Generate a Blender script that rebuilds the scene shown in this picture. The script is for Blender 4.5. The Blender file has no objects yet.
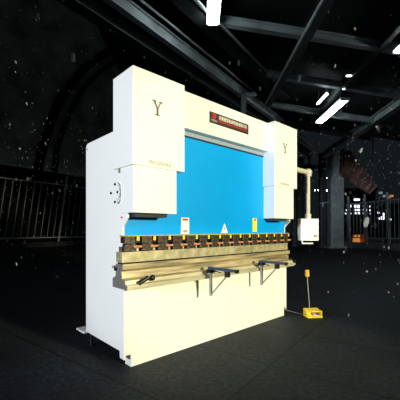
import bpy, bmesh, math, random
from mathutils import Vector, Matrix
random.seed(7)
S = bpy.context.scene
C = S.collection

# ------------------------------------------------------------------ camera
# metres; x runs along the machine, y into its depth. Camera stands level 1.2 m up.
F = 314.0
YAW = math.atan(340 / F)
FW = Vector((math.cos(YAW), math.sin(YAW), 0)); RT = Vector((math.sin(YAW), -math.cos(YAW), 0))
CAM = Vector((-1.4117, -2.4130, 1.2))
cd = bpy.data.cameras.new('camera'); cam = bpy.data.objects.new('camera', cd); C.objects.link(cam)
cam.location = CAM; cam.rotation_euler = (math.pi/2, 0, YAW - math.pi/2)
cd.sensor_width = 36; cd.lens = F / 400 * 36; cd.shift_y = 29 / 400; cd.clip_end = 300
S.camera = cam

# ------------------------------------------------------------------ world, lights, exposure
S.view_settings.view_transform = 'Standard'; S.view_settings.look = 'None'
S.view_settings.gamma = 1; S.view_settings.exposure = 0
w = bpy.data.worlds.new('night'); S.world = w; w.use_nodes = True
w.node_tree.nodes['Background'].inputs[0].default_value = (.55, .75, .9, 1)
w.node_tree.nodes['Background'].inputs[1].default_value = .012

def spot(name, loc, target, power, col, angle, blend=.5, size=.4):
    l = bpy.data.lights.new(name, 'SPOT'); o = bpy.data.objects.new(name, l); C.objects.link(o)
    o.location = loc; o.rotation_euler = (Vector(target) - Vector(loc)).to_track_quat('-Z', 'Y').to_euler()
    l.energy = power; l.color = col; l.spot_size = math.radians(angle); l.spot_blend = blend; l.shadow_soft_size = size
    return o
spot('added_warm_spot', (1.6, -9.2, 2.7), (1.3, 0, 1.35), 4600, (1, .97, .655), 27, .4, .35)  # added spot out of view, brightens the machine front
spot('added_cool_spot', (-7.6, -1.5, 2.2), (0.6, .3, 1.35), 2950, (.83, .885, 1.0), 27, .45, .5)  # added spot out of view, brightens the machine's left side

spot('added_fence_spot', (CAM + RT*15 + FW*10 + Vector((0, 0, 4.5))), (CAM + RT*9.8 + FW*19 + Vector((0, 0, .6))), 330, (.85, .97, 1), 50, .8, .3)  # unseen spot added to lift the right fence and kerb

# ------------------------------------------------------------------ helpers
def H3(l, d, z):                       # hall coordinates: l to the right, d into the hall, from where the hall is entered
    p = Vector((CAM.x, CAM.y, 0)) + RT*l + FW*d
    return Vector((p.x, p.y, z))

def mat(name, col, rough=.5, metal=0, noise=0, nscale=20, bump=0, emit=None, estr=0, spec=.5, alpha=None, stretch=None):
    m = bpy.data.materials.new(name); m.use_nodes = True
    nt = m.node_tree; b = nt.nodes['Principled BSDF']
    b.inputs['Roughness'].default_value = rough; b.inputs['Metallic'].default_value = metal
    b.inputs['Specular IOR Level'].default_value = spec
    tc = nt.nodes.new('ShaderNodeTexCoord'); n = nt.nodes.new('ShaderNodeTexNoise')
    n.inputs['Scale'].default_value = nscale; n.inputs['Detail'].default_value = 5
    if stretch:
        mpg = nt.nodes.new('ShaderNodeMapping'); mpg.inputs['Scale'].default_value = stretch
        nt.links.new(tc.outputs['Object'], mpg.inputs['Vector']); nt.links.new(mpg.outputs['Vector'], n.inputs['Vector'])
    else: nt.links.new(tc.outputs['Object'], n.inputs['Vector'])
    r = nt.nodes.new('ShaderNodeValToRGB')
    lo = [c*(1-noise) for c in col]; hi = [min(1, c*(1+noise)) for c in col]
    r.color_ramp.elements[0].position = .3; r.color_ramp.elements[1].position = .7
    r.color_ramp.elements[0].color = (*lo, 1); r.color_ramp.elements[1].color = (*hi, 1)
    nt.links.new(n.outputs['Fac'], r.inputs['Fac']); nt.links.new(r.outputs['Color'], b.inputs['Base Color'])
    if bump:
        bp = nt.nodes.new('ShaderNodeBump'); bp.inputs['Strength'].default_value = bump; bp.inputs['Distance'].default_value = .01
        nt.links.new(n.outputs['Fac'], bp.inputs['Height']); nt.links.new(bp.outputs['Normal'], b.inputs['Normal'])
    if emit:
        b.inputs['Emission Color'].default_value = (*emit, 1); b.inputs['Emission Strength'].default_value = estr
    if alpha is not None: b.inputs['Alpha'].default_value = alpha
    return m

class MB:
    def __init__(s): s.bm = bmesh.new()
    def box(s, x0, x1, y0, y1, z0, z1, M=None):
        r = bmesh.ops.create_cube(s.bm, size=1)['verts']
        T = Matrix.Translation(((x0+x1)/2, (y0+y1)/2, (z0+z1)/2)) @ Matrix.Diagonal((x1-x0, y1-y0, z1-z0, 1))
        bmesh.ops.transform(s.bm, matrix=(M @ T if M else T), verts=r); return s
    def prism(s, pts, axis, a, b):      # polygon extruded along an axis; pts are the other two coordinates in order
        def v(p, t):
            if axis == 'x': return (t, p[0], p[1])
            if axis == 'y': return (p[0], t, p[1])
            return (p[0], p[1], t)
        A = [s.bm.verts.new(v(p, a)) for p in pts]; B = [s.bm.verts.new(v(p, b)) for p in pts]
        n = len(pts); s.bm.faces.new(A); s.bm.faces.new(B[::-1])
        for i in range(n): s.bm.faces.new((A[i], B[i], B[(i+1) % n], A[(i+1) % n]))
        return s
    def loft(s, A, B):                  # two rings of world points
        A = [s.bm.verts.new(p) for p in A]; B = [s.bm.verts.new(p) for p in B]; n = len(A)
        s.bm.faces.new(A); s.bm.faces.new(B[::-1])
        for i in range(n): s.bm.faces.new((A[i], B[i], B[(i+1) % n], A[(i+1) % n]))
        return s
    def cyl(s, p, q, r, r2=None, n=16):
        p = Vector(p); q = Vector(q); d = q - p
        vs = bmesh.ops.create_cone(s.bm, cap_ends=True, segments=n, radius1=r, radius2=r if r2 is None else r2, depth=d.length)['verts']
        bmesh.ops.transform(s.bm, matrix=Matrix.Translation((p+q)/2) @ d.to_track_quat('Z', 'Y').to_matrix().to_4x4(), verts=vs); return s
    def ball(s, p, r, sc=(1, 1, 1), n=12):
        vs = bmesh.ops.create_uvsphere(s.bm, u_segments=n, v_segments=max(4, n//2), radius=r)['verts']
        bmesh.ops.transform(s.bm, matrix=Matrix.Translation(p) @ Matrix.Diagonal((*sc, 1)), verts=vs); return s
    def bar(s, p, q, wd, hg):           # rectangular bar from p to q, width horizontal, height upward
        p = Vector(p); q = Vector(q); d = (q-p).normalized()
        side = d.cross(Vector((0, 0, 1))); side = side.normalized() if side.length > 1e-4 else Vector((1, 0, 0))
        up = side.cross(d).normalized()
        k = [side*a*wd/2 + up*b*hg/2 for a, b in ((-1, -1), (1, -1), (1, 1), (-1, 1))]
        return s.loft([p+o for o in k], [q+o for o in k])
    def ibeam(s, p, q, wd, hg, t=.03, down=None):   # p, q on the middle of the bottom flange
        p = Vector(p); q = Vector(q); up = Vector((0, 0, 1))
        s.bar(p + up*t/2, q + up*t/2, wd, t); s.bar(p + up*(hg-t/2), q + up*(hg-t/2), wd, t)
        s.bar(p + up*hg/2, q + up*hg/2, t*.8, hg - 2*t); return s
    def tube(s, pts, r, n=8):
        for a, b in zip(pts[:-1], pts[1:]): s.cyl(a, b, r, n=n)
        for a in pts[1:-1]: s.ball(a, r, n=8)
        return s
    def build(s, name, m, parent=None, bevel=0, smooth=False, seg=2):
        bmesh.ops.recalc_face_normals(s.bm, faces=s.bm.faces)
        me = bpy.data.meshes.new(name); s.bm.to_mesh(me); s.bm.free(); me.materials.append(m)
        o = bpy.data.objects.new(name, me); C.objects.link(o)
        if parent: o.parent = parent; 
        if parent: o.matrix_parent_inverse = Matrix()
        if bevel:
            b = o.modifiers.new('bevel', 'BEVEL'); b.width = bevel; b.segments = seg; b.limit_method = 'ANGLE'
        if smooth:
            for f in me.polygons: f.use_smooth = True
            md = o.modifiers.new('split', 'EDGE_SPLIT'); md.split_angle = math.radians(40)
        return o

def tag(o, label, cat, group=None, kind=None):
    if label: o['label'] = label
    if cat: o['category'] = cat
    if group: o['group'] = group
    if kind: o['kind'] = kind
    return o
def struct(o): o['kind'] = 'structure'; return o
def empty(name, loc=(0, 0, 0), rz=0):
    o = bpy.data.objects.new(name, None); C.objects.link(o); o.location = loc; o.rotation_euler = (0, 0, rz)
    o.empty_display_size = .1; return o
def text(name, body, size, m, parent, loc, rot=(math.pi/2, 0, 0), depth=.002, fit=None, off=0):
    cu = bpy.data.curves.new(name, 'FONT'); cu.body = body; cu.size = size; cu.extrude = depth; cu.offset = off
    cu.align_x = 'CENTER'; cu.align_y = 'CENTER'; cu.resolution_u = 3
    t = bpy.data.objects.new(name, cu); C.objects.link(t); bpy.context.view_layer.update()
    me = bpy.data.meshes.new_from_object(t.evaluated_get(bpy.context.evaluated_depsgraph_get()))
    C.objects.unlink(t); bpy.data.objects.remove(t)
    xs = [v.co.x for v in me.vertices]; ys = [v.co.y for v in me.vertices]
    cx, cy = (min(xs)+max(xs))/2, (min(ys)+max(ys))/2
    sx = fit[0]/(max(xs)-min(xs)) if fit else 1; sy = fit[1]/(max(ys)-min(ys)) if fit and len(fit) > 1 else sx
    for v in me.vertices: v.co.x = (v.co.x-cx)*sx; v.co.y = (v.co.y-cy)*sy
    me.materials.clear(); me.materials.append(m)
    o = bpy.data.objects.new(name, me); C.objects.link(o); o.parent = parent; o.location = loc; o.rotation_euler = rot
    return o

# ------------------------------------------------------------------ materials
paint = mat('cream_paint', (.84, .84, .77), .45, noise=.015, nscale=3)
blue = mat('blue_paint', (.0, .335, .86), .38, spec=.25, noise=.06, nscale=1.2)
tablem = mat('bare_steel_table', (.42, .335, .19), .4, .35, noise=.7, nscale=9, bump=.15, stretch=(.25, 1, 3))
lipm = mat('bright_lip_steel', (.62, .55, .36), .4, .3, noise=.25, nscale=12, stretch=(.3, 1, 2))
diem = mat('bare_steel_die', (.50, .43, .25), .4, .35, noise=.3, nscale=14, bump=.1)
endm = mat('cut_steel', (.27, .25, .22), .5, .5, noise=.15, nscale=30)
clampm = mat('dark_oiled_steel', (.06, .043, .025), .45, .4, noise=.9, nscale=45, bump=.4)
yel2 = mat('oiled_yellow', (.5, .35, .04), .5, noise=.3)
yel = mat('yellow_paint', (.85, .6, .03), .45, noise=.08)
copper = mat('copper', (.8, .3, .15), .35, .2, noise=.1)
black = mat('black_steel', (.018, .017, .016), .4, .5, noise=.2)
dkgrey = mat('painted_shade', (.01, .02, .03), .7)  # stands in for shade under the soffit and lower housings
navy = mat('navy_paint', (.018, .06, .14), .35, .2, noise=.15)
zinc = mat('zinc_steel', (.36, .36, .33), .4, .6, noise=.12)
brown = mat('brown_print', (.12, .09, .07), .5)
greyp = mat('grey_print', (.36, .31, .23), .5)
white = mat('white_label', (.85, .85, .85), .5)
red = mat('red_print', (.7, .04, .03), .5)
platem = mat('dark_nameplate', (.05, .03, .025), .35, .2, noise=.3, nscale=40)
screenm = mat('grey_screen', (.55, .58, .62), .3)
pipe = mat('ivory_pipe', (.6, .54, .42), .5, noise=.08)
bolt_m = mat('bolt_black', (.01, .01, .015), .4)
steel_dk = mat('dark_green_steel', (.06, .072, .073), .5, .1, noise=.35, nscale=2.5)
steel_md = mat('weathered_grey_steel', (.36, .42, .425), .5, .1, noise=.3, nscale=2.5)
steel_lt = mat('pale_steel', (.62, .7, .72), .5, .1, noise=.25, nscale=2)  # pale steel; on the long eave beam its tone paints a lit flange
lampm = mat('lit_tube', (.9, .95, 1), .4, emit=(.9, 1, 1), estr=14)
concrete = mat('dark_concrete', (.5, .51, .4), .85, noise=.5, nscale=.8, bump=.3)
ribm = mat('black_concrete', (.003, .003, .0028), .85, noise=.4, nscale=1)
kerbm = mat('grey_kerb', (.2, .22, .22), .8, noise=.35, nscale=3)
rust = mat('brown_rusted_panel', (.27, .15, .115), .55, noise=.55, nscale=2.2)
winm = mat('lit_window', (.8, .85, 1), .5, emit=(.8, .86, 1), estr=3)
warm = mat('orange_plastic', (.55, .1, .015), .5, noise=.2)
warm2 = mat('orange_glow', (.8, .3, .05), .5, emit=(1, .35, .08), estr=.5)
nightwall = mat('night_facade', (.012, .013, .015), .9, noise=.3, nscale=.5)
snowm = mat('snow', (.7, .73, .75), .9, alpha=.22, spec=0)

# floor: dark rubber/asphalt slabs laid along the hall's slanting axis
fm = bpy.data.materials.new('dark_slab_floor'); fm.use_nodes = True; nt = fm.node_tree; B = nt.nodes['Principled BSDF']
tc = nt.nodes.new('ShaderNodeTexCoord'); mp = nt.nodes.new('ShaderNodeMapping')
mp.inputs['Rotation'].default_value = (0, 0, -(YAW - math.atan(234/F)))
mp.inputs['Location'].default_value = (.24, .955, 0)
nt.links.new(tc.outputs['Object'], mp.inputs['Vector'])
br = nt.nodes.new('ShaderNodeTexBrick'); br.inputs['Scale'].default_value = 1
br.inputs['Brick Width'].default_value = 1.0; br.inputs['Row Height'].default_value = 3.2
br.inputs['Mortar Size'].default_value = .012; br.inputs['Mortar Smooth'].default_value = .3; br.offset = 0
br.inputs['Color1'].default_value = (.0115, .0145, .018, 1); br.inputs['Color2'].default_value = (.0155, .0195, .0235, 1)
br.inputs['Mortar'].default_value = (.003, .004, .0045, 1)
nt.links.new(mp.outputs['Vector'], br.inputs['Vector'])
n1 = nt.nodes.new('ShaderNodeTexNoise'); n1.inputs['Scale'].default_value = 24; n1.inputs['Detail'].default_value = 8; n1.inputs['Roughness'].default_value = .75
n2 = nt.nodes.new('ShaderNodeTexNoise'); n2.inputs['Scale'].default_value = 1.6; n2.inputs['Detail'].default_value = 6
for n in (n1, n2): nt.links.new(tc.outputs['Object'], n.inputs['Vector'])
r1 = nt.nodes.new('ShaderNodeMapRange'); r1.inputs['From Min'].default_value = .35; r1.inputs['From Max'].default_value = .7; r1.inputs['To Min'].default_value = .1; r1.inputs['To Max'].default_value = 2.5
r2 = nt.nodes.new('ShaderNodeMapRange'); r2.inputs['From Min'].default_value = .3; r2.inputs['From Max'].default_value = .7; r2.inputs['To Min'].default_value = .7; r2.inputs['To Max'].default_value = 1.3
nt.links.new(n1.outputs['Fac'], r1.inputs['Value']); nt.links.new(n2.outputs['Fac'], r2.inputs['Value'])
mu = nt.nodes.new('ShaderNodeMath'); mu.operation = 'MULTIPLY'; nt.links.new(r1.outputs[0], mu.inputs[0]); nt.links.new(r2.outputs[0], mu.inputs[1])
vm = nt.nodes.new('ShaderNodeVectorMath'); vm.operation = 'SCALE'; nt.links.new(br.outputs['Color'], vm.inputs[0]); nt.links.new(mu.outputs[0], vm.inputs['Scale'])
nt.links.new(vm.outputs[0], B.inputs['Base Color'])
B.inputs['Roughness'].default_value = .7; B.inputs['Specular IOR Level'].default_value = .25
bp = nt.nodes.new('ShaderNodeBump'); bp.inputs['Strength'].default_value = .9; bp.inputs['Distance'].default_value = .01
nt.links.new(n1.outputs['Fac'], bp.inputs['Height']); nt.links.new(bp.outputs['Normal'], B.inputs['Normal'])

# ------------------------------------------------------------------ setting
fl = MB()
fl.bm.faces.new([fl.bm.verts.new(p) for p in ((-40, -20, 0), (70, -20, 0), (70, 70, 0), (-40, 70, 0))])
struct(fl.build('floor', fm))

UP = Vector((0, 0, 1))
def roof_z(l, h=6.2): return h - .16*l
# roof sheet, sloping down to the right
rf = MB()
def rp(l, d, dz): return H3(l, d, roof_z(l) + .42 + dz)
rf.loft([rp(-3, 1, 0), rp(12, 1, 0), rp(12, 14.2, 0), rp(-3, 14.2, 0)], [rp(-3, 1, .1), rp(12, 1, .1), rp(12, 14.2, .1), rp(-3, 14.2, .1)])
struct(rf.build('ceiling', mat('dark_roof_sheet', (.012, .015, .016), .6, noise=.4, nscale=1.5)))

# slanting left side of the hall: direction of fence, upper wall and eave beams
FD = 224/F
def LF(t, z, off=0):                   # point along the left fence line, off = metres behind it
    n = Vector((FD, 1)).normalized(); l = -12 + FD*t - off*n.y; d = 18.84 + t + off*n.x
    return H3(l, d, z)
wl = MB(); wl.loft([LF(-6, 5.25, .7), LF(16, 5.25, .7), LF(16, 5.25, 1.1), LF(-6, 5.25, 1.1)], [LF(-6, 22, .7), LF(16, 22, .7), LF(16, 22, 1.1), LF(-6, 22, 1.1)])
struct(wl.build('wall_left', concrete))
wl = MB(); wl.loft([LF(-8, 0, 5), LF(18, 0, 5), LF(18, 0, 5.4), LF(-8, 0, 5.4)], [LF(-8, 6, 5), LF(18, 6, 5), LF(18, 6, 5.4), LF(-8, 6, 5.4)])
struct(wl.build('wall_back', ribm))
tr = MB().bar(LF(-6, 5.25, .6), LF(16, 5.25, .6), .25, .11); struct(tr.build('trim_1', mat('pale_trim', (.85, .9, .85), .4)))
kb = MB().loft([LF(-6, 0, 0), LF(30, 0, 0), LF(30, 0, 1), LF(-6, 0, 1)], [LF(-6, .32, 0), LF(30, .32, 0), LF(30, .32, 1), LF(-6, .32, 1)])
struct(kb.build('trim_2', mat('dark_kerb', (.045, .047, .045), .85, noise=.4, nscale=2)))

# arched ribs standing against the upper wall
def wallpt(px, py, off):               # on the upper wall: distance along it and height
    k = (px-200)/F
    n = Vector((FD, 1)).normalized()
    # solve l = k d on the line offset by off
    l0 = -12 - off*n.y; d0 = 18.84 + off*n.x
    t = (k*d0 - l0)/(FD - k); d = d0 + t
    return t, 1.2 + (229-py)*d/F
for i, (pts, wd) in enumerate((([(37, 172), (40, 155), (46, 134), (56, 107), (69, 86), (84, 68), (110, 50)], .55),
                               ([(54, 172), (56, 150), (62, 130), (74, 103), (86, 84), (104, 68), (125, 56)], .3))):
    m = MB(); P = [wallpt(x, y, .6) for x, y in pts]
    Q = []
    for a, b in zip(P[:-1], P[1:]):
        for k in range(4): Q.append((a[0]+(b[0]-a[0])*k/4, a[1]+(b[1]-a[1])*k/4))
    Q.append(P[-1])
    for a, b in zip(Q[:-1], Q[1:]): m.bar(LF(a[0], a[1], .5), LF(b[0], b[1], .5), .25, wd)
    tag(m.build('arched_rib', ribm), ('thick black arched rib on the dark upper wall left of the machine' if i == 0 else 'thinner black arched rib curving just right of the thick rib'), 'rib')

# ------------------------------------------------------------------ left fence
fr = empty('metal_fence', LF(0, 0))
tag(fr, 'tall dark bar fence along the left edge, behind the machine', 'fence')
base = fr.location.copy()
def sub(v): return Vector(v) - base
LEAN = .5
def FB(t, z, off=.25): return sub(LF(t + LEAN*(z-.45)/4*.9, z, off))
m = MB().bar(sub(LF(-3, 4.33, .25)), sub(LF(14, 4.33, .25)), .06, .07); m.build('top_rail', steel_lt, fr)
m = MB().bar(sub(LF(-3, .62, .25)), sub(LF(14, .62, .25)), .06, .07); m.build('bottom_rail', steel_lt, fr)
t = -2.6
while t < 12:
    MB().cyl(FB(t, .62), FB(t, 4.33), .03, n=6).build('bar', steel_md, fr); t += .36
for t in (-2.4, 3.15, 8.7): MB().cyl(FB(t, .32), FB(t, 5.0), .07, n=8).build('post', steel_lt, fr)

# ------------------------------------------------------------------ right: kerb, fence, columns
R0, R1 = Vector((8.9, 21.1)), Vector((11.8, 15.35))
rd = (R1-R0).normalized(); rn = Vector((-rd.y, rd.x))
if rn.y < 0: rn = -rn
def RF(s, z, off=0): p = R0 + rd*s + rn*off; return H3(p.x, p.y, z)
RL = (R1-R0).length
kb = MB().loft([RF(-.3, 0), RF(RL, 0), RF(RL, 0, .6), RF(-.3, 0, .6)], [RF(-.3, .36), RF(RL, .36), RF(RL, .36, .6), RF(-.3, .36, .6)])
struct(kb.build('trim_3', kerbm))
fr = empty('metal_fence', RF(0, .36, .2)); base = fr.location.copy()
tag(fr, 'grey bar fence on the kerb at the right edge, in front of lit windows', 'fence')
MB().bar(sub(RF(.9, 2.78, .2)), sub(RF(RL, 2.92, .2)), .06, .07).build('top_rail', steel_md, fr)
MB().bar(sub(RF(.9, .66, .2)), sub(RF(RL, .66, .2)), .05, .06).build('bottom_rail', steel_md, fr)
s = 1.0
while s < RL-.1:
    MB().cyl(sub(RF(s, .66, .2)), sub(RF(s-.04, 2.8+.02*s, .2)), .03, n=6).build('bar', steel_md, fr); s += .235
for s in (1.2, 2.35, 3.75, 5.1): MB().cyl(sub(RF(s, .36, .2)), sub(RF(s-.15, 3.3, .2)), .075, n=8).build('post', steel_md, fr)

def column(l, d, wd, dp, z, m, label, cap=True, group=None):
    r = empty('steel_column', H3(l, d, 0), YAW - math.pi/2)
    tag(r, label, 'column', group)
    MB().box(-wd/2, wd/2, -dp/2, -dp/2+.06, 0, z).box(-wd/2, wd/2, dp/2-.06, dp/2, 0, z).box(-.04, .04, -dp/2+.06, dp/2-.06, 0, z).box(-wd/2, -wd/2+.05, -dp/2+.06, dp/2-.06, 0, z).build('shaft', m, r)
    if cap: MB().box(-wd*.7, wd*.7, -dp*.7, dp*.7, z, z+.08).build('cap_plate', m, r); MB().box(-wd*.7, wd*.7, -dp*.7, dp*.7, 0, .12).build('base_plate', m, r)
    return r
column(8.62, 20, .82, .6, 6.15, steel_md, 'wide grey steel column at the left end of the right-hand fence')
column(7.95, 20.4, .36, .4, 6.0, steel_dk, 'dark narrow column just left of the wide grey column')
column(7.65, 22, .16, .16, 6.2, steel_dk, 'thinnest dark pole, standing between the hanging control box and the narrow column')
column(7.1, 22.4, .5, .4, 6.2, steel_dk, 'dark column right behind the hanging control box pipe')
column(6.45, 21.6, .25, .3, 6.2, steel_dk, 'dark column seen between the machine and the control box pipe')
o = MB().bar(H3(6.0, 21, 5.45), H3(8.1, 21, 5.3), .3, .25).build('cross_beam', steel_dk); tag(o, 'dark cross beam tying the tops of the columns behind the control box', 'beam')
o = MB().bar(H3(7.6, 19.9, 2.82), H3(8.25, 19.9, 2.9), .08, .06).build('cross_rail', steel_md); tag(o, 'short grey rail between the narrow and the wide column', 'rail')
# post with bracket behind the machine carrying the pale eave beam
r = empty('eave_post', H3(1.42, 10.3, 0), YAW - math.pi/2 + .1); tag(r, 'grey steel post with top bracket rising behind the machine', 'post')
MB().box(-.075, .075, -.075, .075, 0, 5.6).build('shaft', steel_md, r)
MB().bar((0, 0, 5.6), (.55, .5, 5.86), .1, .13).build('bracket', steel_md, r, .01)

# ------------------------------------------------------------------ roof steel
def beam(name, p, q, wd, hg, m, label, t=.03):
    o = MB().ibeam(p, q, wd, hg, t).build(name, m); tag(o, label, 'beam'); return o
def RB(l, d, dz=0): return H3(l, d, roof_z(l) + dz)
def cross(l0, l1, d, m, hg, label): return beam('roof_beam', RB(l0, d), RB(l1, d), .16, hg, m, label)
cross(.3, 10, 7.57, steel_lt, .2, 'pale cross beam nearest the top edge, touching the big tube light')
cross(2.05, 10, 9.64, steel_md, .19, 'grey cross beam just above the long tube light')
cross(2.55, 7.2, 11.8, steel_md, .2, 'grey cross beam passing behind the long tube light')
cross(3.1, 7.4, 13.6, steel_dk, .2, 'farthest dark cross beam, above the wide column')
def along(l0, d0, l1, d1, m, wd, hg, label): return beam('roof_beam', RB(l0, d0, -.05), RB(l1, d1, -.05), wd, hg, m, label)
along(2.62, 2, 2.52, 11.6, steel_dk, .2, .3, 'dark lengthwise beam crossing the pale cross beam at mid roof')
MB_ = MB().bar(RB(2.5, 2, -.02), RB(2.4, 11.6, -.02), .03, .1).build('roof_edge_strip', steel_lt); tag(MB_, 'thin pale strip along the left side of the dark lengthwise beam', 'strip')
along(4.12, 2, 4.42, 11.6, steel_dk, .14, .26, 'dark lengthwise beam beside the long tube light')
along(6.1, 2, 6.75, 17, steel_md, .26, .3, 'wide grey lengthwise beam running to the wide column')
# eave beams running along the slanting left side
def ea(l0, d0, t, z, dl=0): return H3(l0 + FD*t + dl, d0 + t, z)
beam('eave_beam', ea(-1.83, 6.17, -4.5, 5.7), ea(-1.83, 6.17, 11, 5.7), .15, .3, steel_lt, 'long pale eave beam ending above the right housing of the machine')  # paler steel stands in for light on its lower flange
o = MB().bar(ea(-1.78, 6.17, -4.5, 6.02, .22), ea(-1.78, 6.17, 4.9, 6.02, .22), .03, .05).build('eave_rod', steel_lt); tag(o, 'thin pale rod running just above the pale eave beam', 'rod')
beam('eave_beam', ea(-.5, 6.58, -4.5, 6.05), ea(-.5, 6.58, 5.2, 6.05), .34, .3, steel_dk, 'wide dark eave beam between the pale beam and the big tube light')
o = MB().bar(ea(-.12, 6.58, -4.5, 6.06), ea(-.12, 6.58, 3.3, 6.02), .05, .06).build('eave_rod', steel_lt); tag(o, 'thin pale rod along the right edge of the wide dark eave beam', 'rod')
beam('eave_beam', ea(-2.1, 6.5, -4.5, 5.5), ea(-2.1, 6.5, 12, 5.5), .3, .25, steel_dk, 'dark eave beam hidden in shadow just below the pale one')

# tube lights
def tube_light(l, d0, d1, wd, dz, label, rods=True, power=1):
    r = empty('tube_light', RB(l, (d0+d1)/2, dz), YAW - math.pi/2); tag(r, label, 'light'); L = (d1-d0)
    MB().box(-wd/2, wd/2, -L/2, L/2, 0, .05).build('housing', steel_lt, r, .005)
    MB().prism([(-wd/2+.01, 0), (wd/2-.01, 0), (wd/2-.05, -.06), (-wd/2+.05, -.06)], 'y', -L/2+.04, L/2-.04).build('diffuser', lampm, r)
    for s in (-1, 1): MB().box(-wd/2, wd/2, s*L/2-.03, s*L/2+.03, -.05, .04).build('end_cap', steel_md, r)
    if rods:
        for s in (-.35, .35): MB().cyl((0, s*L, .05), (0, s*L, .42-dz), .012, n=6).build('hanger_rod', steel_md, r)
    return r
tube_light(.30, 5.0, 7.35, .3, -.14, 'big bright tube light cut by the top edge above the machine')
tube_light(4.6, 9.95, 12.1, .3, -.14, 'long bright tube light hanging above and right of the machine')
tube_light(4.62, 5.2, 7.3, .3, -.14, 'bright tube light cut off by the right edge')
tube_light(3.97, 9.75, 10.65, .035, -.1, 'short thin tube light left of the long bright one')
tube_light(6.6, .8, 3.0, .3, -.14, 'added tube light out of view, brightening the roof cross beams')  # extra fixture, unseen, added to light the cross beams
tube_light(9.6, 13, 14.1, .3, -.14, 'added tube light out of view, brightening the right-hand fence')  # extra fixture, unseen, added to light fence, column and chute
for l, d, w_ , lab in ((4.35, 9.5, .05, 'tiny lit lamp just left of the long tube light near end'), (4.15, 8.75, .14, 'small lit lamp bar alone under the dark roof, above the long tube light')):
    r = empty('small_lamp', RB(l, d, -.06), YAW - math.pi/2); tag(r, lab, 'light')
    MB().box(-w_/2, w_/2, -.015, .015, -.02, .0).build('lens', lampm, r); MB().box(-w_/2-.02, w_/2+.02, -.05, .05, 0, .05).build('housing', steel_dk, r)
    MB().cyl((0, 0, .05), (0, 0, .45), .012, n=6).build('hanger_rod', steel_dk, r)

# ------------------------------------------------------------------ ribbed brown chute
def CP(px, py, d): return H3((px-200)/F*d, d, 1.2 + (229-py)*d/F)
r = empty('brown_chute', CP(356, 172, 18)); base = r.location.copy(); tag(r, 'brown ribbed panel chute slanting down above the right fence', 'chute')
q = [CP(342.5, 150, 19), CP(350, 150, 18.4), CP(377, 186, 16.8), CP(369, 194, 16.8), CP(341.5, 175, 19)]
nrm = Vector(-FW)*-.35
MB().loft([sub(p) for p in q], [sub(p + nrm + UP*.1) for p in q]).build('panel', rust, r)
for k in (.15, .33, .51, .69, .86, .98):
    a = q[1].lerp(q[2], k); b = (q[4].lerp(q[3], k)) if k > .3 else q[0].lerp(q[4], k*3)
    MB().bar(sub(a - FW*.03), sub(b - FW*.03), .07, .1).build('rib', rust, r)
for px, py in ((362, 180), (366, 182), (368, 188), (364.5, 178.5), (370, 185)):
    MB().ball(sub(CP(px, py, 17.02)), .045, n=8).build('rivet', mat('pale_rivet', (.7, .6, .5), .4), r)
for px, py, d in ((343.5, 150, 19), (373, 184, 16.95)):
    MB().cyl(sub(CP(px, py, d)), sub(H3((px-200)/F*d, d, 7.2)), .03, n=6).build('hanger', steel_dk, r)

# ------------------------------------------------------------------ far buildings with lit windows
def facade(name, l0, l1, d, z1, label, wins):
    r = empty(name, H3((l0+l1)/2, d, 0), YAW - math.pi/2); tag(r, label, 'building'); wd = l1-l0
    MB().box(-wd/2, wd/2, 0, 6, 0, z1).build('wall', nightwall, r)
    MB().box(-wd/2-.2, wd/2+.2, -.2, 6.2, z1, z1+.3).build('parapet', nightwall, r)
    for (x0, x1, y0, y1) in wins:
        a, b = (x0-200)/F*d-(l0+l1)/2, (x1-200)/F*d-(l0+l1)/2; za, zb = 1.2+(229-y1)*d/F, 1.2+(229-y0)*d/F
        MB().box(a, b, -.05, .05, za, zb).build('window', winm, r)
W = [(354, 359.5, 198.8, 200.6), (348, 351, 205, 207.3), (354.5, 359.8, 205, 207.5), (363, 366, 205.5, 207), (369.5, 371, 206, 207.2),
     (346, 350.5, 209.5, 210.8), (355, 356.8, 209, 211), (357.5, 360, 209, 211), (363, 364.5, 209, 211), (365, 366.5, 209, 211), (369.5, 371, 209.5, 211),
     (345, 346, 213, 214), (350, 351, 213, 214), (355, 357, 212.5, 214), (358, 360, 212.5, 214), (363, 364.5, 212.5, 214), (365.3, 366.5, 212.5, 214), (370, 371, 213, 214)]
facade('office_building', 20, 24.6, 44, 6.6, 'dark far building with rows of lit windows behind the fence', W)
W2 = [(377.5, 379, 212, 213.4), (378, 379.5, 217.5, 219.5), (381, 382.3, 216.5, 219.5), (383, 384, 213, 219.5), (385.5, 386.5, 214.5, 220), (387, 387.8, 216.5, 220), (389, 391, 218.5, 220.5)]
facade('warehouse_building', 25.2, 36, 46, 4.6, 'dark far building with a cluster of narrow lit windows at the right edge', W2)
# lamp mast with a blueish floodlight cluster near the right edge
r = empty('floodlight_mast', H3((386-200)/F*30, 30, 0), YAW - math.pi/2); tag(r, 'mast with pale lit floodlight heads above the right fence', 'light')
MB().cyl((0, 0, 0), (0, 0, 4.3), .06, n=8).build('pole', steel_dk, r)
glow = mat('dim_floodlight', (.5, .55, .6), .4, emit=(.55, .75, .85), estr=.28)
MB().bar((-.8, -.05, 4.5), (.5, -.05, 4.15), .1, .1).build('crossarm', steel_lt, r)
for x, z, m_ in ((-.55, 4.65, glow), (-.2, 4.35, glow), (.15, 4.2, glow), (.5, 4.35, warm2)):
    MB().box(x-.14, x+.14, -.16, .02, z-.1, z+.1).build('lamp_head', m_, r, .02)
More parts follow.
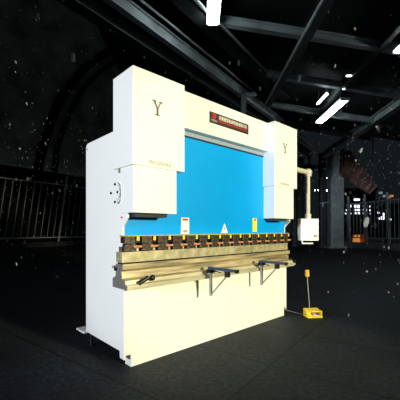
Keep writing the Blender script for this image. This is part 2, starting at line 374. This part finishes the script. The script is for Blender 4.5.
# lamps behind the columns
for px, py, d, lab in ((315, 190.3, 24, 'tiny white lamp, left one of the pair beside the control box pipe'), (318.3, 190.3, 24, 'tiny white lamp, right one of the pair beside the control box pipe'),
                       (327.5, 190.5, 21, 'brightest small round lamp, between the two dark columns'), (327.3, 178, 21, 'faint small lamp above the brightest round lamp')):
    p = CP(px, py, d); r = empty('wall_lamp', p); tag(r, lab, 'light')
    rr = .085 if px == 327.5 else .045
    MB().ball((0, 0, 0), rr, n=10).build('globe', lampm, r, smooth=True); MB().cyl((0, 0, rr*.8), (0, 0, rr*2), rr*.5, n=8).build('cap', steel_dk, r)
    MB().cyl((0, 0, rr), (0, 0, 5.6-p.z), .012, n=6).build('cord', steel_dk, r)
for px, lab in ((356.5, 'orange barrel glowing behind the right fence, left one'), (365, 'orange barrel behind the right fence, right one')):
    p = H3((px-200)/F*22.5, 22.5, 0); r = empty('orange_barrel', p); tag(r, lab, 'barrel')
    MB().cyl((0, 0, 0), (0, 0, .78), .26, .22, 16).build('drum', warm2 if px == 356.5 else warm, r, smooth=True); MB().cyl((0, 0, .78), (0, 0, .84), .24, n=16).build('lid', warm, r)  # left drum emits, standing in for an orange glow; no lamp inside

# ------------------------------------------------------------------ the press brake
pb = empty('press_brake', (0, 0, 0))
tag(pb, 'cream and blue hydraulic press brake standing in the middle of the dark floor', 'machine')
XL, XR = -.068, 2.469
prof = [(0, .075), (.075, .075), (.08, .135), (.79, .135), (.79, 2.04), (.777, 2.065), (.75, 2.08), (.05, 2.08), (.05, 1.335), (-.06, 1.335), (-.06, 1.30), (.02, 1.22), (.02, 1.145), (0, 1.13)]
for a, b in ((XL, XL+.018), (XR-.018, XR)):
    MB().prism(prof, 'x', a, b).build('side_frame', paint, pb, .004)
    m = MB().box(a-.032 if a < 1 else a, b+.04 if a < 1 else b+.032, .77, .97, .12, .138); f = m.build('rear_foot', paint, pb, .004)
    x = (a+b)/2; MB().cyl((x+(.02 if x<1 else -.02), .72, 0), (x+(.02 if x<1 else -.02), .72, .14), .016, n=10).build('levelling_bolt', bolt_m, pb)
# back box, tank between the frames
MB().box(XL+.018, XR-.018, .35, .79, .14, 2.05).build('rear_body', paint, pb)
MB().box(XL+.018, XR-.018, .0, .03, .11, .70).build('front_panel', paint, pb)
m = MB().prism([(.0, 0), (2.405, 0), (2.405, .11), (0, .11)], 'y', 0, .10); m.build('apron', paint, pb)
# upper beam
MB().box(.40, 2.0, -.07, .30, 2.185, 2.545).build('upper_beam', paint, pb, .006)
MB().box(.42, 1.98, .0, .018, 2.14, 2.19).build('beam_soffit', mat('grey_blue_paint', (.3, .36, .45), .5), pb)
MB().box(.42, 1.98, .012, .019, 2.128, 2.14).build('soffit_shade', dkgrey, pb)  # black strip painting the recess shade below the soffit
# cylinder housings, upper and lower
hz = 2.532
MB().box(-.085, .462, -.175, .165, 1.727, hz).build('cylinder_housing', paint, pb, .005)
MB().box(1.945, 2.475, -.16, .165, 1.745, 2.557).build('cylinder_housing', paint, pb, .005)
MB().box(-.073, .375, -.165, .055, 1.335, 1.727).build('lower_housing', paint, pb, .005)
MB().box(1.96, 2.405, -.15, .055, 1.335, 1.745).build('lower_housing', paint, pb, .005)
MB().box(-.03, .30, -.12, .019, 1.302, 1.335).build('housing_shade', dkgrey, pb)  # dark block in place of the lower housing's shadow on the ram
MB().box(2.0, 2.30, -.11, .019, 1.305, 1.335).build('housing_shade', dkgrey, pb)  # same shade block under the right lower housing
# ram
rm = MB().box(XL+.018, XR-.03, .02, .10, 1.13, 2.2).build('ram', blue, pb, .002)
def label(name, x0, x1, z0, z1, m): return MB().box(x0, x1, .014, .02, z0, z1).build(name, m, rm)
label('white_sticker', .575, .68, 1.15, 1.315, white)
MB().box(.59, .665, .011, .0145, 1.285, 1.305).build('sticker_print', red, rm)
MB().box(.60, .655, .011, .0145, 1.165, 1.19).build('sticker_print', greyp, rm)
label('yellow_sticker', 1.725, 1.81, 1.165, 1.335, mat('yellow_sticker', (.85, .75, .03), .5))
MB().cyl((1.768, .010, 1.315), (1.768, .015, 1.315), .016, n=14).build('sticker_print', red, rm)
MB().prism([(1.155, 1.155), (1.265, 1.155), (1.21, 1.268)], 'y', .014, .02).build('triangle_sticker', white, rm)
MB().prism([(1.197, 1.195), (1.223, 1.195), (1.21, 1.22)], 'y', .011, .0145).build('sticker_print', red, rm)

# ring boss with four bolts on the left side
bs = MB()
for k in range(14):
    a0 = -math.pi/2*1.0 + k*math.pi/14; a1 = a0 + math.pi/14
    f = lambda a, r: (XL-.02, .10 - .052*math.cos(a)*r, 1.515 + .088*math.sin(a)*r)
    bs.cyl(f(a0, 1), f(a1, 1), .008, n=8)
bs.cyl((XL-.02, .11, 1.515), (XL, .11, 1.515), .06, n=20)
bo = bs.build('cable_cover', paint, pb, smooth=True)
for y, z in ((.151, 1.598), (.226, 1.525), (.07, 1.52), (.151, 1.44)):
    MB().cyl((XL-(.028 if y == .07 else .010), y, z), (XL-.001, y, z), .012, n=10).build('bolt', bolt_m, pb)
MB().cyl((XL-.01, .03, 1.30), (XL, .03, 1.30), .008, n=8).build('bolt', red, pb)
MB().box(XL-.012, XL, .06, .085, 1.69, 1.727).build('hanger_lug', greyp, pb)
MB().cyl((XL-.004, .755, 2.02), (XL, .755, 2.02), .012, n=10).build('bolt', greyp, pb)

# Y letters (slab serif) and small lettering on the housings
def big_y(xc, zc, h, y, parent, m):
    w_ = h*.86; t = h*.13; u = h
    mb = MB()
    def P(pts): mb.prism([(xc+a*u, zc+b*u) for a, b in pts], 'y', y-.003, y)
    P([(-.36, .5), (-.20, .5), (.05, 0), (-.09, 0)]); P([(.33, .5), (.24, .5), (-.0, 0), (.09, 0)])
    P([(-.075, .02), (.075, .02), (.075, -.5), (-.075, -.5)])
    P([(-.46, .5), (-.12, .5), (-.12, .44), (-.46, .44)]); P([(.14, .5), (.44, .5), (.44, .44), (.14, .44)])
    P([(-.2, -.44), (.2, -.44), (.2, -.5), (-.2, -.5)])
    return mb.build('letter_y', m, parent)
big_y(.155, 2.24, .125, -.175, pb, brown)
big_y(2.175, 2.25, .125, -.16, pb, brown)
text('lettering', 'PRESSBRAKE', .05, greyp, pb, (.185, -.176, 1.768), fit=(.235, .032), depth=.001)
text('lettering', 'PRESSBRAKE', .05, greyp, pb, (2.18, -.161, 1.783), fit=(.22, .026), depth=.001)

# nameplate
npt = MB().box(.885, 1.525, -.078, -.07, 2.315, 2.432).build('nameplate', platem, pb, .003)
text('plate_lettering', '安徽重型机床制造有限公司', .06, mat('plate_white', (.8, .72, .6), .5), npt, (1.255, -.0785, 2.393), fit=(.47, .045), depth=.001, off=.001)
text('plate_lettering', 'ANHUI HEAVY MACHINE TOOL MANUFACTURING CO.,LTD', .02, red, npt, (1.255, -.0785, 2.349), fit=(.47, .018), depth=.001, off=.0004)
MB().box(1.02, 1.49, -.0795, -.078, 2.3635, 2.366).build('plate_line', red, npt)
lg = MB()
for k in range(20):
    a0, a1 = k*math.pi/10, (k+1)*math.pi/10
    lg.cyl((.945+.024*math.cos(a0), -.079, 2.392+.022*math.sin(a0)), (.945+.024*math.cos(a1), -.079, 2.392+.022*math.sin(a1)), .007, n=6)
lg.box(.941, .949, -.08, -.078, 2.378, 2.395)
lg.build('plate_logo', red, npt)
text('plate_lettering', 'YSDM', .03, mat('plate_pink', (.75, .55, .45), .5), npt, (.945, -.0785, 2.344), fit=(.09, .022), depth=.001)

# worktable and die
tp = [(.10, .70), (-.145, .70), (-.145, .735), (-.118, .742), (-.11, .775), (-.06, .785), (-.05, .845), (-.075, .862), (-.075, .905), (.045, .905), (.045, .80), (.10, .775)]
MB().prism(tp, 'x', -.118, 2.43).build('worktable', tablem, pb, .002)
MB().prism([(-.1475, .702), (-.145, .70), (-.145, .735), (-.118, .742), (-.112, .772), (-.1145, .772), (-.1205, .744), (-.1475, .737)], 'x', -.118, 2.43).build('table_lip', lipm, pb)  # paler steel strip over the front lip of the worktable
MB().prism([(a*1+ .0, b) for a, b in tp], 'x', -.122, -.118).build('table_end', endm, pb)
MB().box(-.11, 2.41, -.05, .03, .905, .917).build('die_slot', black, pb)
MB().box(-.118, 2.41, -.055, .045, .917, 1.006).build('die', diem, pb, .002)
MB().box(1.615, 1.62, -.0555, -.05, .917, 1.006).build('die_joint', black, pb)
MB().box(-.105, 2.40, -.012, .02, 1.006, 1.05).build('punch', mat('punch_steel', (.2, .16, .1), .4, .6, noise=.4, nscale=20), pb)
MB().box(-.09, 2.43, -.02, .02, 1.08, 1.145).build('punch_holder', black, pb)
MB().box(-.10, 2.44, -.047, .02, 1.137, 1.146).build('yellow_strip', yel2, pb)
N = 15; pitch = 2.475/14.4
clamp0 = None
for k in range(N):
    x = -.092 + k*pitch
    cl = MB().box(0, .112, -.058, -.012, 1.0105, 1.074).box(.004, .108, -.05, -.012, 1.072, 1.136).cyl((.05, -.06, 1.055), (.05, -.05, 1.055), .012, n=10)
    if clamp0 is None:
        clamp0 = cl.build('punch_clamp', clampm, pb, .004); o = clamp0
        a = MB().box(.122, .150, -.045, -.012, 1.098, 1.137).build('clamp_spacer', yel, o)
        b = MB().cyl((.085, -.058, 1.048), (.162, -.058, 1.048), .0105, n=8).build('clamp_bolt', copper, o)
        c = MB().box(.128, .150, -.03, -.012, 1.008, 1.035).build('clamp_foot', diem, o)
        o.location.x = x
    else:
        cl.bm.free(); o = clamp0.copy(); C.objects.link(o); o.parent = pb; o.location.x = x
        for ch in (a, b, c):
            d = ch.copy(); C.objects.link(d); d.parent = o
# table end fittings
MB().cyl((-.14, .03, .86), (-.12, .03, .86), .014, n=10).build('end_bolt', black, pb)
MB().cyl((-.15, .05, .88), (-.12, .05, .88), .01, n=10).build('end_bolt', zinc, pb)
MB().cyl((-.1, .0, 1.135), (-.085, .0, 1.135), .01, n=8).build('end_bolt', copper, pb)
# clamping handles on the table ledge
def handle(x, y, z, dx=.085):
    r = MB().cyl((x-.035, y-.01, z-.035), (x+.045, y-.02, z+.005), .018, n=12).build('clamp_handle', black, pb, smooth=True)
    MB().ball((x-.04, y-.01, z-.037), .022, n=12).build('handle_end', black, r, smooth=True)
    MB().ball((x+dx, y-.02, z-.002), .027, (1, .8, 1), n=14).build('handle_knob', black, r, smooth=True)
handle(.04, -.125, .782)
r = MB().cyl((2.40, -.1, .76), (2.50, -.1, .75), .012, n=10).cyl((2.43, -.1, .735), (2.43, -.1, .80), .012, n=10).build('clamp_handle', black, pb, smooth=True)
MB().ball((2.505, -.1, .75), .02, n=12).build('handle_knob', black, r, smooth=True)
MB().cyl((2.47, -.1, .715), (2.52, -.1, .715), .015, n=10).build('handle_knob', diem, r, smooth=True)

# sheet support arms
def support(x, tipy, z):
    a = MB().box(x-.02, x+.02, tipy, -.15, z-.012, z+.014).build('sheet_support_arm', navy, pb, .003)
    MB().box(x-.022, x+.022, tipy-.012, tipy, z-.018, z+.016).build('arm_tip', black, a)
    MB().box(x-.035, x+.035, -.205, -.145, z-.045, z-.012).cyl((x-.06, -.17, z-.03), (x+.07, -.17, z-.035), .013, n=10).build('arm_clamp', black, a, .004)
    MB().cyl((x+.05, -.18, z-.03), (x+.12, -.2, z-.055), .006, n=8).build('clamp_lever', black, a)
    MB().box(x-.012, x+.012, -.19, -.165, z-.275, z-.03).build('arm_upright', zinc, a, .002)
    MB().cyl((x, -.18, z-.265), (x, tipy+.115, z-.05), .0075, n=8).build('arm_strut', zinc, a)
    MB().box(x-.014, x+.014, tipy+.09, tipy+.14, z-.065, z-.012).build('strut_bracket', black, a)
support(.80, -.515, .808)
support(1.645, -.505, .815)

# pendant arm and control box
ar = MB().cyl((2.45, -.10, 2.03), (2.86, -.10, 2.03), .036, n=18).build('pendant_arm', pipe, pb, smooth=True)
MB().ball((2.885, -.10, 2.03), .058, n=18).cyl((2.885, -.10, 1.97), (2.885, -.10, 2.03), .05, n=18).build('pendant_elbow', pipe, ar, smooth=True)
MB().cyl((2.885, -.10, 1.40), (2.885, -.10, 2.0), .029, n=18).build('pendant_pipe', pipe, ar, smooth=True)
MB().cyl((2.885, -.10, 1.35), (2.885, -.10, 1.42), .045, n=18).build('pipe_collar', pipe, ar, smooth=True)
cb = MB().box(-.135, .135, -.06, .06, -.16, .16).build('control_box', paint, pb, .006)
cb.location = (2.885, -.10, 1.19); cb.rotation_euler = (0, 0, math.radians(-38))
MB().box(-.085, .105, -.064, -.06, -.0, .11).build('display', screenm, cb)
for j in range(3):
    for i in range(5): MB().box(-.03+i*.026, -.012+i*.026, -.066, -.064, .012+j*.032, .034+j*.032).build('key', mat('key_grey', (.66, .64, .6), .5) if (i+j) % 3 else white, cb)
MB().cyl((.085, -.075, -.09), (.085, -.06, -.09), .022, n=14).build('emergency_stop', mat('orange_brown', (.45, .16, .03), .4), cb)
MB().cyl((-.1, -.03, -.20), (.06, -.03, -.20), .011, n=10).cyl((-.1, -.03, -.20), (-.1, -.03, -.155), .011, n=10).build('pull_handle', paint, cb)

# ------------------------------------------------------------------ foot pedal
fp = empty('foot_pedal', (2.63, -.31, 0), math.radians(-36)); fp.scale = (.8, .8, .85); tag(fp, 'yellow foot pedal with upright handle rod on the floor right of the machine', 'pedal')
MB().box(-.13, .13, -.085, .10, 0, .03).build('base_plate', yel, fp, .008)
sh = MB().prism([(-.075, .02), (-.02, .09), (.10, .125), (.10, .02)], 'x', -.13, -.05)
sh.prism([(-.075, .02), (-.03, .05), (-.03, .02)], 'x', -.05, .12).prism([(-.03, .095), (.10, .125), (.10, .10), (-.03, .075)], 'x', -.05, .13).box(.115, .13, -.075, .10, .02, .11).box(-.05, .12, .085, .10, .02, .12)
sh.build('guard', yel, fp, .008)
MB().box(-.04, .11, -.05, .07, .035, .052, Matrix.Rotation(.1, 4, 'X')).build('treadle', zinc, fp, .004)
MB().box(-.03, .03, -.06, .0, .05, .07).build('treadle_pad', mat('pink_rubber', (.7, .35, .2), .6), fp, .01)
MB().cyl((-.02, .08, .1), (-.055, .10, .64), .007, n=10).build('handle_rod', zinc, fp)
MB().cyl((-.055, .10, .635), (-.058, .10, .745), .038, .034, n=16).build('handle_grip', mat('amber_grip', (.85, .42, .04), .45), fp, .008)
cb_ = MB(); pts = []
inv = (Matrix.Translation(fp.location) @ Matrix.Rotation(fp.rotation_euler.z, 4, 'Z') @ Matrix.Diagonal((.8, .8, .85, 1))).inverted()
for k in range(13):
    t = k/12; p = Vector((2.44, .02, .06)).lerp(Vector((2.545, -.25, .03)), t); p.z = .012 + .06*(1-t)**2 + .03*t**4; p.x += .06*math.sin(t*math.pi)
    pts.append(inv @ p)
cb_.tube(pts, .0045).build('pedal_cable', mat('grey_cable', (.16, .15, .14), .6), fp)

# ------------------------------------------------------------------ snow drifting through the hall
tb = MB().ball((0, 0, 0), 1, n=6).bm
tv = [v.co.copy() for v in tb.verts]; tb.verts.index_update(); tf = [[v.index for v in f.verts] for f in tb.faces]; tb.free()
V, P, cnt = [], [], 0
while cnt < 2600:
    l, d, z = random.uniform(-9, 9), random.uniform(2.2, 13), random.uniform(.15, 5.4)
    k = l/d*F
    if abs(k) > 260 or (z-1.2)/d*F > 250: continue
    p = H3(l, d, z)
    if -.6 < p.x < 3.4 and -.9 < p.y < 1.3: continue            # the air inside and close around the machine stays clear
    if d < 5.5 and -122 < k < 128 and z < 3.4: continue
    r_ = random.choice((.003, .004, .004, .005, .006)) * (1 + d*.12)
    if random.random() < .06: r_ *= 3.2
    q = Vector((random.uniform(-.35, .35), random.uniform(-.35, .35), 1)).normalized().to_track_quat('Z', 'Y'); st = random.uniform(1.2, 3)
    b0 = len(V)
    V += [p + q @ Vector((v.x*r_, v.y*r_, v.z*r_*st)) for v in tv]; P += [[b0+i for i in f] for f in tf]; cnt += 1
me = bpy.data.meshes.new('falling_snow'); me.from_pydata(V, [], P); me.materials.append(snowm)
for f in me.polygons: f.use_smooth = True
o = bpy.data.objects.new('falling_snow', me); C.objects.link(o)
tag(o, 'pale snow flecks drifting in the dark air around the machine', 'snow', kind='stuff')
